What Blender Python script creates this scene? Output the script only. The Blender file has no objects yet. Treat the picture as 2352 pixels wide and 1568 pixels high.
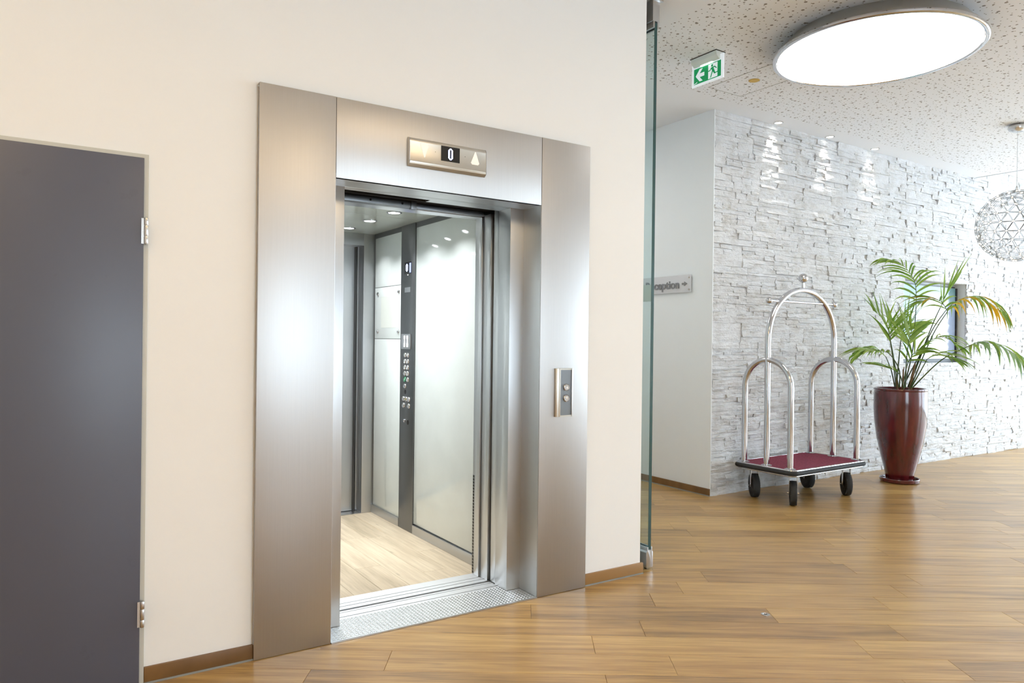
import bpy, bmesh, math, random
from mathutils import Vector, Matrix, noise
random.seed(7)
sc = bpy.context.scene
col = sc.collection
PI = math.pi

# ------------------------------------------------------------------ camera
CAM = Vector((-0.7926, -3.1974, 1.3801))
YAW, PITCH, ROLL = math.radians(33.1103), math.radians(-0.1431), math.radians(0.6799)
fw = Vector((math.sin(YAW)*math.cos(PITCH), math.cos(YAW)*math.cos(PITCH), math.sin(PITCH)))
rt = Vector((math.cos(YAW), -math.sin(YAW), 0)); up = rt.cross(fw)
rt2 = math.cos(ROLL)*rt + math.sin(ROLL)*up
up2 = -math.sin(ROLL)*rt + math.cos(ROLL)*up
cd = bpy.data.cameras.new('camera'); cam = bpy.data.objects.new('camera', cd); col.objects.link(cam)
m = Matrix((rt2, up2, -fw)).transposed().to_4x4(); m.translation = CAM
cam.matrix_world = m
cd.sensor_width = 36; cd.lens = 1682.83/2352*36; cd.clip_start = .05
sc.camera = cam

# ------------------------------------------------------------------ world, view
w = bpy.data.worlds.new('sky'); sc.world = w; w.use_nodes = True
bg = w.node_tree.nodes['Background']
bg.inputs[0].default_value = (.76, .88, 1.0, 1); bg.inputs[1].default_value = 7.2
vs = sc.view_settings
vs.view_transform = 'Standard'; vs.look = 'None'; vs.gamma = 1; vs.use_curve_mapping = False
vs.exposure = 0.45
cy = sc.cycles
cy.max_bounces = 7; cy.diffuse_bounces = 4; cy.glossy_bounces = 4; cy.transmission_bounces = 4; cy.transparent_max_bounces = 8
cy.sample_clamp_indirect = 8; cy.caustics_reflective = False; cy.caustics_refractive = False
cy.use_adaptive_sampling = True; cy.adaptive_threshold = .03; cy.use_light_tree = False
LAMP_MAIN = 3.4       # the visible round ceiling lamp
LAMP_WARM = 4.6      # round ceiling lamps over the lift lobby
WASH_W = 18           # wall washer spots
CAR_W = 3.2            # lift car downlights

# ------------------------------------------------------------------ helpers
def lin(c):
    return tuple(((x/255)/12.92 if x/255 <= .04045 else ((x/255+.055)/1.055)**2.4) for x in c)

class NT:
    def __init__(s, name):
        s.m = bpy.data.materials.new(name); s.m.use_nodes = True
        s.t = s.m.node_tree; s.p = s.t.nodes['Principled BSDF']; s.out = s.t.nodes['Material Output']
    def n(s, typ, **kw):
        nd = s.t.nodes.new(typ)
        for k, v in kw.items():
            if hasattr(nd, k) and not k.startswith('i_'): setattr(nd, k, v)
        return nd
    def l(s, a, b): s.t.links.new(a, b)
    def set(s, **kw):
        for k, v in kw.items():
            i = s.p.inputs[k.replace('_', ' ')]
            i.default_value = (*v, 1) if isinstance(v, tuple) and len(v) == 3 and i.type == 'RGBA' else v
    def math(s, op, a, b=None, clamp=False):
        nd = s.t.nodes.new('ShaderNodeMath'); nd.operation = op; nd.use_clamp = clamp
        for i, v in enumerate((a, b)):
            if v is None: continue
            if isinstance(v, (int, float)): nd.inputs[i].default_value = v
            else: s.l(v, nd.inputs[i])
        return nd.outputs[0]
    def ramp(s, fac, stops, interp='LINEAR'):
        nd = s.t.nodes.new('ShaderNodeValToRGB'); cr = nd.color_ramp; cr.interpolation = interp
        while len(cr.elements) < len(stops): cr.elements.new(.5)
        for e, (p, c) in zip(cr.elements, stops): e.position = p; e.color = (*c, 1)
        s.l(fac, nd.inputs[0]); return nd.outputs[0]
    def mix(s, fac, a, b, typ='MIX'):
        nd = s.t.nodes.new('ShaderNodeMix'); nd.data_type = 'RGBA'; nd.blend_type = typ
        for i, v in ((0, fac), (6, a), (7, b)):
            if isinstance(v, (int, float)): nd.inputs[i].default_value = v
            elif isinstance(v, tuple): nd.inputs[i].default_value = (*v, 1)
            else: s.l(v, nd.inputs[i])
        return nd.outputs[2]
    def noise(s, vec, scale, detail=3, rough=.5):
        nd = s.t.nodes.new('ShaderNodeTexNoise'); nd.inputs['Scale'].default_value = scale
        nd.inputs['Detail'].default_value = detail; nd.inputs['Roughness'].default_value = rough
        if vec is not None: s.l(vec, nd.inputs['Vector'])
        return nd.outputs['Fac']
    def coord(s, which='Object', scale=None, add=None):
        o = s.t.nodes.new('ShaderNodeTexCoord').outputs[which]
        if add is not None:
            v = s.t.nodes.new('ShaderNodeVectorMath'); v.operation = 'ADD'; s.l(o, v.inputs[0]); s.l(add, v.inputs[1]); o = v.outputs[0]
        if scale:
            v = s.t.nodes.new('ShaderNodeVectorMath'); v.operation = 'MULTIPLY'; s.l(o, v.inputs[0]); v.inputs[1].default_value = scale; o = v.outputs[0]
        return o
    def bump(s, h, strength=.3, dist=.01):
        nd = s.t.nodes.new('ShaderNodeBump'); nd.inputs['Strength'].default_value = strength; nd.inputs['Distance'].default_value = dist
        s.l(h, nd.inputs['Height']); s.l(nd.outputs[0], s.p.inputs['Normal'])

M = {}
def simple(name, rgb, rough=.5, metal=0, **kw):
    t = NT(name); t.set(Base_Color=lin(rgb), Roughness=rough, Metallic=metal, **kw)
    c = t.coord(); f = t.noise(c, 6, 4)
    base = lin(rgb)
    o = t.mix(f, tuple(x*.94 for x in base), tuple(min(1, x*1.06) for x in base)); t.l(o, t.p.inputs['Base Color'])
    M[name] = t.m; return t
def emit(name, rgb, strength, sample=False):
    t = NT(name); t.set(Base_Color=lin(rgb), Emission_Color=lin(rgb), Emission_Strength=strength, Roughness=.4); M[name] = t.m
    if not sample: t.m.cycles.emission_sampling = 'NONE'

def plaster(name, rgb):
    t = NT(name); base = lin(rgb); t.set(Roughness=.75)
    c = t.coord(); f = t.noise(c, 1.3, 4, .6)
    o = t.mix(f, tuple(x*.97 for x in base), tuple(min(1, x*1.02) for x in base)); t.l(o, t.p.inputs['Base Color'])
    t.bump(t.noise(c, 180, 2), .05, .002); M[name] = t.m
plaster('plaster_cream', (236, 236, 234)); plaster('plaster_white', (237, 242, 245)); plaster('plaster_ceiling', (240, 240, 238))

def steel(name, rgb, rough, aniso=.85, tan=(1, .02, 0), grain=(260, 260, 3)):
    t = NT(name); t.set(Metallic=1, Roughness=rough, Anisotropic=aniso)
    c = t.coord('Object', grain); f = t.noise(c, 1, 3, .6)
    base = lin(rgb); o = t.mix(f, tuple(x*.93 for x in base), tuple(min(1, x*1.05) for x in base)); t.l(o, t.p.inputs['Base Color'])
    v = t.n('ShaderNodeCombineXYZ'); v.inputs[0].default_value, v.inputs[1].default_value, v.inputs[2].default_value = tan
    t.l(v.outputs[0], t.p.inputs['Tangent']); M[name] = t.m
steel('steel_brushed', (188, 187, 186), .42, .55)
steel('steel_smooth', (196, 198, 200), .36, .7); steel('steel_soffit', (190, 193, 196), .34, .85, (0, 1, .02), (3, 260, 260))
steel('steel_dark', (120, 122, 124), .36, .6)
simple('aluminium', (200, 202, 205), .28, 1); simple('sill_metal', (222, 224, 226), .5, 1); simple('aluminium_satin', (203, 200, 192), .35, 1)
simple('chrome', (200, 201, 205), .10, 1); simple('wire_metal', (96, 94, 90), .3, 1); simple('satin_chrome', (200, 200, 200), .22, 1)
simple('black_void', (8, 8, 8), .9); simple('black_plastic', (20, 20, 22), .4); simple('screen_black', (14, 13, 12), .25)
simple('rubber', (42, 44, 46), .75); simple('hub_black', (16, 16, 17), .5)
simple('white_plastic', (238, 238, 240), .4); simple('white_gloss', (214, 221, 220), .08, 0, Coat_Weight=.5)
simple('notice_paper', (208, 212, 206), .3); simple('car_ceiling', (200, 204, 196), .12); simple('frame_grey', (196, 194, 184), .5)
simple('seal_grey', (140, 142, 140), .7); simple('yellow_cover', (205, 170, 75), .45)
simple('sign_acrylic', (212, 214, 219), .25); simple('sign_letter', (128, 130, 135), .4)
simple('soil', (50, 38, 28), .95); simple('trunk', (120, 96, 66), .8)
simple('exit_housing', (225, 232, 228), .35); simple('concrete_dark', (30, 30, 30), .9)
emit('exit_white', (225, 232, 238), .35); emit('exit_green', (0, 140, 80), .35); emit('exit_led', (230, 255, 240), 4)
emit('display_blue', (190, 205, 255), 3.0); emit('display_dim', (140, 150, 235), 1.0)
emit('lamp_disc', (255, 251, 244), LAMP_MAIN, True); emit('lamp_warm', (255, 222, 170), LAMP_WARM, True)
emit('car_led', (250, 252, 255), 6); emit('wash_led', (255, 250, 240), 20); emit('pendant_led', (255, 235, 205), 9)
emit('arrow_white', (235, 230, 220), .25)
simple('button_green', (30, 120, 80), .3); simple('button_yellow', (190, 180, 60), .4); simple('button_mark', (235, 235, 235), .5)

# dark blue-grey door with smudges
t = NT('door_paint'); base = lin((84, 86, 98)); t.set(Roughness=.33)
c = t.coord(); f1 = t.noise(c, 9, 5, .65); f2 = t.noise(c, 2.0, 3)
o = t.mix(t.math('MULTIPLY', t.math('GREATER_THAN', f1, .66), .25), base, tuple(x*.8 for x in base)); t.l(o, t.p.inputs['Base Color'])
t.l(t.math('ADD', t.math('MULTIPLY', f2, .14), .28), t.p.inputs['Roughness']); M['door_paint'] = t.m

# wood: oak planks, grain along local X
def wood(name, dark, mid, light, rough, gscale=1.0, var=.25, ior=1.5):
    t = NT(name)
    oi = t.n('ShaderNodeObjectInfo')
    mv = t.n('ShaderNodeVectorMath'); mv.operation = 'MULTIPLY'; t.l(oi.outputs['Random'], mv.inputs[0]); mv.inputs[1].default_value = (37, 91, 13)
    cA = t.coord('Object', (1.6*gscale, 26*gscale, 1), mv.outputs[0]); cB = t.coord('Object', (.9*gscale, 6*gscale, 1), mv.outputs[0]); cC = t.coord('Object', (5*gscale, 150*gscale, 1), mv.outputs[0])
    fA = t.noise(cA, 1, 5, .6); fB = t.noise(cB, 1, 3); fC = t.noise(cC, 1, 2)
    s_ = t.math('ADD', t.math('ADD', t.math('MULTIPLY', fA, .55), t.math('MULTIPLY', fB, .35)), t.math('MULTIPLY', fC, .30))
    s2 = t.math('ADD', s_, t.math('MULTIPLY', t.math('SUBTRACT', oi.outputs['Random'], .5), var))
    o = t.ramp(s2, [(.42, lin(dark)), (.58, lin(mid)), (.76, lin(light))])
    # knots
    vk = t.n('ShaderNodeTexVoronoi'); cK = t.coord('Object', (2.2*gscale, 9*gscale, 1), mv.outputs[0]); t.l(cK, vk.inputs['Vector']); vk.inputs['Scale'].default_value = 1
    k = t.math('SUBTRACT', 1, t.math('MULTIPLY', vk.outputs['Distance'], 9), True)
    o2 = t.mix(t.math('MULTIPLY', k, .45), o, tuple(x*.35 for x in lin(dark))); t.l(o2, t.p.inputs['Base Color'])
    t.set(Roughness=rough, IOR=ior); t.bump(fC, .06, .001); M[name] = t.m
    return t
wood('floor_oak', (128, 98, 54), (172, 134, 78), (202, 166, 102), .30, var=.12, ior=1.75)
wood('car_oak', (166, 152, 128), (190, 174, 150), (208, 194, 170), .4, 1.3, .15)
wood('base_oak', (96, 68, 38), (132, 98, 58), (152, 116, 72), .4)

# painted ledge stone
t = NT('stone_white'); t.set(Roughness=.8)
c = t.coord('Object'); oi = t.n('ShaderNodeObjectInfo')
f = t.noise(c, 7, 6, .65); f2 = t.noise(c, 2.2, 3)
o = t.ramp(f, [(.25, lin((200, 199, 196))), (.5, lin((226, 228, 231))), (.75, lin((236, 239, 243)))])
o = t.mix(t.math('MULTIPLY', t.math('GREATER_THAN', f2, .6), .12), o, lin((214, 206, 190))); t.l(o, t.p.inputs['Base Color'])
h = t.math('ADD', t.noise(c, 28, 5, .7), t.math('MULTIPLY', t.noise(t.coord('Object', (9, 9, 60)), 1, 5, .6), 1.4)); t.bump(h, .85, .018); M['stone_white'] = t.m

# ceiling: perforated acoustic board inside a plain border
t = NT('ceiling_perforated'); base = lin((236, 239, 244)); t.set(Roughness=.8)
c = t.coord('Object'); masks = []
for cell, rad, off in ((.145, .0105, 0), (.100, .0074, 3.3), (.053, .0043, 7.7)):
    vm = t.n('ShaderNodeVectorMath'); vm.operation = 'MULTIPLY_ADD'; t.l(c, vm.inputs[0]); vm.inputs[1].default_value = (1/cell, 1/cell, 0); vm.inputs[2].default_value = (off, off*1.7, 0)
    v = t.n('ShaderNodeTexVoronoi'); v.voronoi_dimensions = '2D'; v.inputs['Scale'].default_value = 1; v.inputs['Randomness'].default_value = .72; t.l(vm.outputs[0], v.inputs['Vector'])
    masks.append(t.math('LESS_THAN', v.outputs['Distance'], rad/cell))
mk = t.math('MAXIMUM', t.math('MAXIMUM', masks[0], masks[1]), masks[2])
sx = t.n('ShaderNodeSeparateXYZ'); t.l(c, sx.inputs[0])
inside = t.math('MULTIPLY', t.math('MULTIPLY', t.math('GREATER_THAN', sx.outputs[0], 2.66), t.math('LESS_THAN', sx.outputs[0], 8.9)), t.math('LESS_THAN', sx.outputs[1], 1.10))
mk = t.math('MULTIPLY', mk, inside)
o = t.mix(mk, base, lin((140, 136, 132))); t.l(o, t.p.inputs['Base Color']); M['ceiling_perforated'] = t.m

# burgundy glaze, carpet, leaves
t = NT('glaze_red'); c = t.coord('Object', (9, 9, 2)); f = t.noise(c, 2, 4)
o = t.ramp(f, [(.3, lin((62, 14, 20))), (.55, lin((90, 24, 30))), (.8, lin((106, 38, 34)))]); t.l(o, t.p.inputs['Base Color'])
t.set(Roughness=.16, Coat_Weight=.6, Coat_Roughness=.06); t.bump(t.noise(t.coord('Object', (24, 24, 8)), 1, 3), .10, .003); M['glaze_red'] = t.m
t = NT('carpet_red'); c = t.coord(); o = t.ramp(t.noise(c, 60, 5, .7), [(.3, lin((92, 24, 44))), (.7, lin((150, 56, 80)))]); t.l(o, t.p.inputs['Base Color']); t.set(Roughness=1.0); t.bump(t.noise(c, 500, 2), .6, .003); M['carpet_red'] = t.m
def leaf(name, a, b):
    t = NT(name); oi = t.n('ShaderNodeObjectInfo'); f = t.math('ADD', t.math('MULTIPLY', oi.outputs['Random'], .6), t.math('MULTIPLY', t.noise(t.coord(), 30, 2), .4))
    o = t.ramp(f, [(.2, lin(a)), (.8, lin(b))]); t.l(o, t.p.inputs['Base Color']); t.set(Roughness=.38, Subsurface_Weight=0)
    tr = t.n('ShaderNodeBsdfTranslucent'); t.l(o, tr.inputs[0]); mx = t.n('ShaderNodeMixShader'); mx.inputs[0].default_value = .42
    t.l(t.p.outputs[0], mx.inputs[1]); t.l(tr.outputs[0], mx.inputs[2]); t.l(mx.outputs[0], t.out.inputs[0]); M[name] = t.m
leaf('leaf_green', (98, 138, 44), (158, 184, 84)); leaf('leaf_pale', (112, 150, 96), (166, 190, 144)); leaf('leaf_yellow', (170, 150, 40), (222, 172, 46)); leaf('stem_green', (52, 78, 34), (88, 108, 50))
# checker plate with raised dots
t = NT('dot_plate'); base = lin((222, 225, 226)); t.set(Metallic=1, Roughness=.4)
v = t.n('ShaderNodeTexVoronoi'); v.voronoi_dimensions = '2D'; v.inputs['Randomness'].default_value = 0; v.inputs['Scale'].default_value = 50; t.l(t.coord(), v.inputs['Vector'])
h = t.math('SUBTRACT', 1, t.math('MULTIPLY', v.outputs['Distance'], 2.8), True); t.bump(h, 1, .004)
o = t.mix(t.noise(t.coord(), 12, 4), tuple(x*.85 for x in base), base); t.l(o, t.p.inputs['Base Color']); M['dot_plate'] = t.m
# clear architectural glass: transparent film plus fresnel reflection
def glass(name, tint, frost=0):
    t = NT(name); tr = t.n('ShaderNodeBsdfTransparent'); tr.inputs[0].default_value = (*tint, 1)
    g = t.n('ShaderNodeBsdfGlossy'); g.inputs['Roughness'].default_value = .02; fr = t.n('ShaderNodeFresnel'); ge = t.n('ShaderNodeNewGeometry'); t.l(t.math('SUBTRACT', 1.45, t.math('MULTIPLY', ge.outputs['Backfacing'], 1.45-1/1.45)), fr.inputs[0])
    mx = t.n('ShaderNodeMixShader'); t.l(fr.outputs[0], mx.inputs[0]); t.l(tr.outputs[0], mx.inputs[1]); t.l(g.outputs[0], mx.inputs[2]); last = mx
    if frost:
        d = t.n('ShaderNodeBsdfDiffuse'); d.inputs[0].default_value = (*lin((196, 214, 210)), 1); m2 = t.n('ShaderNodeMixShader'); m2.inputs[0].default_value = frost
        t.l(mx.outputs[0], m2.inputs[1]); t.l(d.outputs[0], m2.inputs[2]); last = m2
    t.l(last.outputs[0], t.out.inputs[0]); M[name] = t.m
glass('glass_clear', (.86, .93, .93)); glass('glass_frost', (.85, .92, .91), .8); glass('window_glass', (.97, .98, .98))
simple('glass_edge', (44, 78, 78), .15)
# wall screen face: pale picture with blurry reflections painted in, teal towards one side
t = NT('screen_with_reflections'); c = t.coord('Object'); sx = t.n('ShaderNodeSeparateXYZ'); t.l(c, sx.inputs[0])
u = t.math('ADD', sx.outputs[0], t.math('MULTIPLY', t.noise(t.coord('Object', (2.2, 1, .8)), 2, 3), .5))
o = t.ramp(t.math('MULTIPLY', u, .62), [(.0, lin((66, 112, 102))), (.3, lin((112, 146, 148))), (.48, lin((178, 186, 204))), (.66, lin((214, 216, 226))), (.74, lin((206, 184, 178))), (.9, lin((140, 154, 178)))])
top = t.math('MULTIPLY', t.math('SUBTRACT', sx.outputs[2], .62), 4, True)
o = t.mix(top, o, lin((96, 130, 134))); t.l(o, t.p.inputs['Base Color']); t.l(o, t.p.inputs['Emission Color']); t.set(Emission_Strength=.08, Roughness=.12); M['screen_with_reflections'] = t.m

class MB:
    """collects geometry for one mesh"""
    def __init__(s): s.v = []; s.f = []; s.mi = []; s.cur = 0
    def face(s, idx): s.f.append(tuple(idx)); s.mi.append(s.cur)
    def box(s, a, b):
        x0, y0, z0 = a; x1, y1, z1 = b; o = len(s.v)
        s.v += [(x0,y0,z0),(x1,y0,z0),(x1,y1,z0),(x0,y1,z0),(x0,y0,z1),(x1,y0,z1),(x1,y1,z1),(x0,y1,z1)]
        for q in ((0,3,2,1),(4,5,6,7),(0,1,5,4),(1,2,6,5),(2,3,7,6),(3,0,4,7)): s.face(o+i for i in q)
        return s
    def prism(s, poly, axis, d0, d1):
        """poly in the two other axes, extruded along axis; axis 0,1,2"""
        o = len(s.v); n = len(poly)
        for d in (d0, d1):
            for (a, b) in poly:
                s.v.append({0:(d,a,b),1:(a,d,b),2:(a,b,d)}[axis])
        s.face(range(o, o+n)); s.face(range(o+2*n-1, o+n-1, -1))
        for i in range(n): j = (i+1) % n; s.face((o+i, o+n+i, o+n+j, o+j))
        return s
    def tube(s, path, r, n=12, caps=True, closed=False):
        path = [Vector(p) for p in path]; rs = r if isinstance(r, (list, tuple)) else [r]*len(path)
        o = len(s.v); L = len(path); prev = None
        for i, p in enumerate(path):
            if closed: d = path[(i+1) % L]-path[i-1]
            else: d = path[min(i+1, L-1)]-path[max(i-1, 0)]
            d.normalize()
            if prev is None:
                a = Vector((0,0,1)) if abs(d.z) < .9 else Vector((1,0,0)); e1 = d.cross(a).normalized()
            else: e1 = (prev-d*prev.dot(d)).normalized()
            prev = e1; e2 = d.cross(e1)
            for k in range(n):
                an = 2*PI*k/n; s.v.append(tuple(p+rs[i]*(math.cos(an)*e1+math.sin(an)*e2)))
        for i in range(L if closed else L-1):
            for k in range(n):
                a = o+i*n+k; b = o+i*n+(k+1) % n; i2 = (i+1) % L; c_ = o+i2*n+(k+1) % n; d_ = o+i2*n+k; s.face((a,b,c_,d_))
        if caps and not closed:
            s.face(range(o+n-1, o-1, -1)); s.face(range(o+(L-1)*n, o+L*n))
        return s
    def lathe(s, prof, c=(0,0,0), n=48, axis=2):
        o = len(s.v); L = len(prof)
        for (r, h) in prof:
            for k in range(n):
                an = 2*PI*k/n; q = (r*math.cos(an), r*math.sin(an), h)
                if axis == 0: q = (q[2], q[0], q[1])
                if axis == 1: q = (q[0], q[2], -q[1])
                s.v.append((q[0]+c[0], q[1]+c[1], q[2]+c[2]))
        for i in range(L-1):
            for k in range(n):
                a = o+i*n+k; b = o+i*n+(k+1) % n; s.face((a, b, b+n, a+n))
        if prof[0][0] > 1e-6: s.face(range(o+n-1, o-1, -1))
        if prof[-1][0] > 1e-6: s.face(range(o+(L-1)*n, o+L*n))
        return s
    def sphere(s, c, r, n=16, m_=10):
        return s.lathe([(max(1e-5, r*math.sin(PI*i/m_)), -r*math.cos(PI*i/m_)) for i in range(m_+1)], c, n)
    def mesh(s, name, mats, smooth=False, bevel=0):
        me = bpy.data.meshes.new(name); me.from_pydata(s.v, [], s.f); me.update()
        for mt in (mats if isinstance(mats, (list, tuple)) else [mats]): me.materials.append(M[mt])
        if any(s.mi): me.polygons.foreach_set('material_index', s.mi)
        bm = bmesh.new(); bm.from_mesh(me); bmesh.ops.recalc_face_normals(bm, faces=bm.faces)
        if bevel:
            ed = [e for e in bm.edges if len(e.link_faces) == 2 and e.calc_face_angle(0) > .6]
            bmesh.ops.bevel(bm, geom=ed, offset=bevel, segments=2, profile=.6, affect='EDGES', clamp_overlap=True)
        bm.to_mesh(me); bm.free()
        if smooth or bevel:
            me.polygons.foreach_set('use_smooth', [True]*len(me.polygons)); me.set_sharp_from_angle(angle=math.radians(35))
        return me
    def obj(s, name, mats, parent=None, smooth=False, bevel=0, loc=None):
        o = bpy.data.objects.new(name, s.mesh(name, mats, smooth, bevel)); col.objects.link(o)
        if loc: o.location = loc
        if parent: o.parent = parent
        return o
def tag(o, label=None, cat=None, group=None, kind=None):
    for k, v in (('label', label), ('category', cat), ('group', group), ('kind', kind)):
        if v: o[k] = v
    return o
def empty(name, loc=(0,0,0), rz=0, **kw):
    o = bpy.data.objects.new(name, None); col.objects.link(o); o.location = loc; o.rotation_euler.z = rz; o.empty_display_size = .1
    return tag(o, **kw)
def copy_tree(o, parent=None):
    c_ = o.copy(); col.objects.link(c_)
    if parent: c_.parent = parent
    for ch in list(o.children): copy_tree(ch, c_)
    return c_
def text_mesh(s, size, name, mat, depth=.001, sx_=1.0, offset=0):
    cu = bpy.data.curves.new(name, 'FONT'); cu.body = s; cu.size = size; cu.extrude = depth; cu.offset = offset; cu.resolution_u = 4
    ob = bpy.data.objects.new(name, cu); col.objects.link(ob)
    dg = bpy.context.evaluated_depsgraph_get(); me = bpy.data.meshes.new_from_object(ob.evaluated_get(dg)); bpy.data.objects.remove(ob)
    for v in me.vertices: v.co.x *= sx_
    me.materials.clear(); me.materials.append(M[mat]); me.name = name
    return me
def lens_disc(r, z0, z1, n, c=(0, 0, 0)):
    """flat round lens: plain rim (slot 0), glowing underside (slot 1)"""
    m_ = MB(); ring = [(r*math.cos(2*PI*k/n), r*math.sin(2*PI*k/n)) for k in range(n)]
    m_.v += [(a+c[0], b_+c[1], z0+c[2]) for a, b_ in ring]+[(a+c[0], b_+c[1], z1+c[2]) for a, b_ in ring]
    for k in range(n): j = (k+1) % n; m_.face((k, j, n+j, n+k))
    m_.face(range(n)); m_.cur = 1; m_.face(range(2*n-1, n-1, -1))
    return m_
def place(me, name, parent, mat4):
    o = bpy.data.objects.new(name, me); col.objects.link(o); o.parent = parent; o.matrix_local = mat4; return o

HC = 3.46
# ------------------------------------------------------------------ SETTING
# walls
b = MB()
DX0, DX1, DZ = -1.36, -.419, 2.092           # left service door opening
for (x0, x1, z0, z1) in ((-3.2, DX0, 0, HC), (DX0, DX1, DZ, HC), (DX1, .10, 0, HC), (.10, 1.70, 2.34, HC), (1.70, 2.235, 0, HC)):
    b.box((x0, .025, z0), (x1, .175, z1))
b.box((2.115, .175, 0), (2.235, 4.2, HC))
tag(b.obj('wall_left', 'plaster_cream'), kind='structure', label='cream plaster wall around the lift opening')
NX0, NX1, NZ0, NZ1 = 7.43, 8.86, 1.165, 2.13  # niche in the stone wall
b = MB(); WY = 1.345
for (x0, x1, z0, z1) in ((4.29, NX0, 0, HC), (NX1, 11.6, 0, 3.62), (NX0, NX1, 0, NZ0), (NX0, NX1, NZ1, HC)):
    b.box((x0, WY, z0), (x1, WY+.28, z1))
b.box((NX0, WY+.16, NZ0), (NX1, WY+.28, NZ1))
wall_back = tag(b.obj('wall_back', 'plaster_white'), kind='structure', label='white painted ledge stone wall')
b = MB().box((4.28, 1.312, 0), (4.29, 4.2, HC)).box((4.29, 1.63, 0), (4.40, 4.2, HC))
tag(b.obj('wall_corridor', 'plaster_white', bevel=.002), kind='structure', label='smooth white wall carrying the reception sign')
tag(MB().box((2.1, 4.2, 0), (4.4, 4.35, HC)).obj('wall_corridor_end', 'plaster_white'), kind='structure')
tag(MB().box((-3.35, -6.35, 0), (-3.2, .175, HC)).obj('wall_side', 'plaster_cream'), kind='structure')
# window wall at the far right end and behind the camera
b = MB()
RX = 11.6
b.box((RX, -6.35, 3.25), (RX+.15, 1.63, 3.62)).box((RX, .75, 0), (RX+.15, 1.63, 3.25)).box((RX, -6.35, 0), (RX+.15, -5.9, 3.25))
tag(b.obj('wall_right', 'plaster_white'), kind='structure')
b = MB(); FY = -6.2; wins = ((.55, 2.65, .35, 2.75), (9.2, 11.2, .1, 3.1))
xs = -3.35
for (x0, x1, z0, z1) in wins:
    b.box((xs, FY-.15, 0), (x0, FY, HC)); b.box((x0, FY-.15, 0), (x1, FY, z0)); b.box((x0, FY-.15, z1), (x1, FY, HC)); xs = x1
b.box((xs, FY-.15, 0), (RX+.15, FY, HC)).box((9.0, FY-.15, HC), (RX+.15, FY, 3.62))
tag(b.obj('wall_front', 'plaster_cream'), kind='structure')
def window(name, ax, pos, a0, a1, z0, z1, n):
    e = empty(name); tag(e, kind='structure')
    def bx(m_, p0, p1, q0, q1, t0, t1):
        if ax == 0: m_.box((t0, p0, q0), (t1, p1, q1))
        else: m_.box((p0, t0, q0), (p1, t1, q1))
    f = MB()
    bx(f, a0, a1, z0, z0+.06, pos-.03, pos+.03); bx(f, a0, a1, z1-.06, z1, pos-.03, pos+.03)
    for k in range(n+1):
        p = a0+(a1-a0)*k/n; bx(f, max(a0, p-.03), min(a1, p+.03), z0, z1, pos-.03, pos+.03)
    f.obj('window_frame', 'aluminium', e)
    for k in range(n):
        g = MB(); p0 = a0+(a1-a0)*k/n+.03; p1 = a0+(a1-a0)*(k+1)/n-.03
        bx(g, p0, p1, z0+.06, z1-.06, pos-.002, pos+.002); g.obj('pane', 'window_glass', e)
window('window_1', 0, RX+.07, -5.9, .75, 0, 3.25, 5)
window('window_2', 1, FY-.07, *wins[0][:2], *wins[0][2:], 2)
window('window_3', 1, FY-.07, *wins[1][:2], *wins[1][2:], 3)
# ceiling
b = MB().box((-3.35, -6.35, HC), (9.0, 4.35, HC+.25))
tag(b.obj('ceiling', 'ceiling_perforated'), kind='structure', label='white ceiling with scattered round perforations')
b = MB().box((9.0, -6.35, 3.62), (RX+.15, 1.7, 3.75)); tag(b.obj('ceiling_raised', 'plaster_ceiling'), kind='structure')
tag(MB().box((8.985, -6.2, HC-.005), (9.0, 1.30, HC)).obj('trim_1', 'aluminium'), kind='structure')
# thin groove lines of the access flap
def flap():
    g = MB(); x0, x1, y0, y1 = 3.80, 4.19, .28, .955; wd = .004
    for (a, c_) in (((x0, y0), (x0+wd, y1)), ((x1, y0), (x1+wd*.6, y1)), ((x0, y1), (x1, y1+wd*.6)), ((x0, y0), (x1, y0+wd*.6))):
        g.box((a[0], a[1], HC-.0015), (c_[0]+1e-4, c_[1]+1e-4, HC))
    return g
tag(flap().obj('trim_2', 'seal_grey'), kind='structure', label='thin joint of a flush ceiling access flap')

# floor slab + planks
b = MB().box((-3.35, -6.35, -.08), (RX+.15, 4.35, -.0115))
floor = tag(b.obj('floor', 'concrete_dark'), kind='structure', label='warm oak plank floor')
PA = math.radians(-33.8); du = Vector((math.cos(PA), math.sin(PA))); dv = Vector((-math.sin(PA), math.cos(PA)))
PW, PL, V0 = .1975, 1.22, -.065
offs = {0: 3.007, 1: 1.466, 2: 1.721, 3: 2.408, 5: 3.248, 6: 3.436, 8: 3.10, 9: 2.32}
def plank_mesh(poly, name):
    """poly: ccw list in local xy; chamfered top"""
    m_ = MB(); n = len(poly); g = .0005; ch = .0016
    cx_ = sum(p[0] for p in poly)/n; cy_ = sum(p[1] for p in poly)/n
    def ins(d):
        out = []
        for i in range(n):
            p0 = Vector(poly[i-1]); p1 = Vector(poly[i]); p2 = Vector(poly[(i+1) % n])
            e1 = (p1-p0).normalized(); e2 = (p2-p1).normalized(); n1 = Vector((-e1.y, e1.x)); n2 = Vector((-e2.y, e2.x))
            den = 1+n1.dot(n2); q = p1+(n1+n2)*(d/max(den, .2)); out.append(q)
        return out
    for d, z in ((g, -.010), (g, -.0012), (ch, 0)):
        for p in ins(d): m_.v.append((p.x, p.y, z))
    for L in range(2):
        for i in range(n): j = (i+1) % n; m_.face((L*n+i, L*n+j, (L+1)*n+j, (L+1)*n+i))
    m_.face(range(2*n, 3*n)); m_.face(range(n-1, -1, -1))
    return m_
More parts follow.
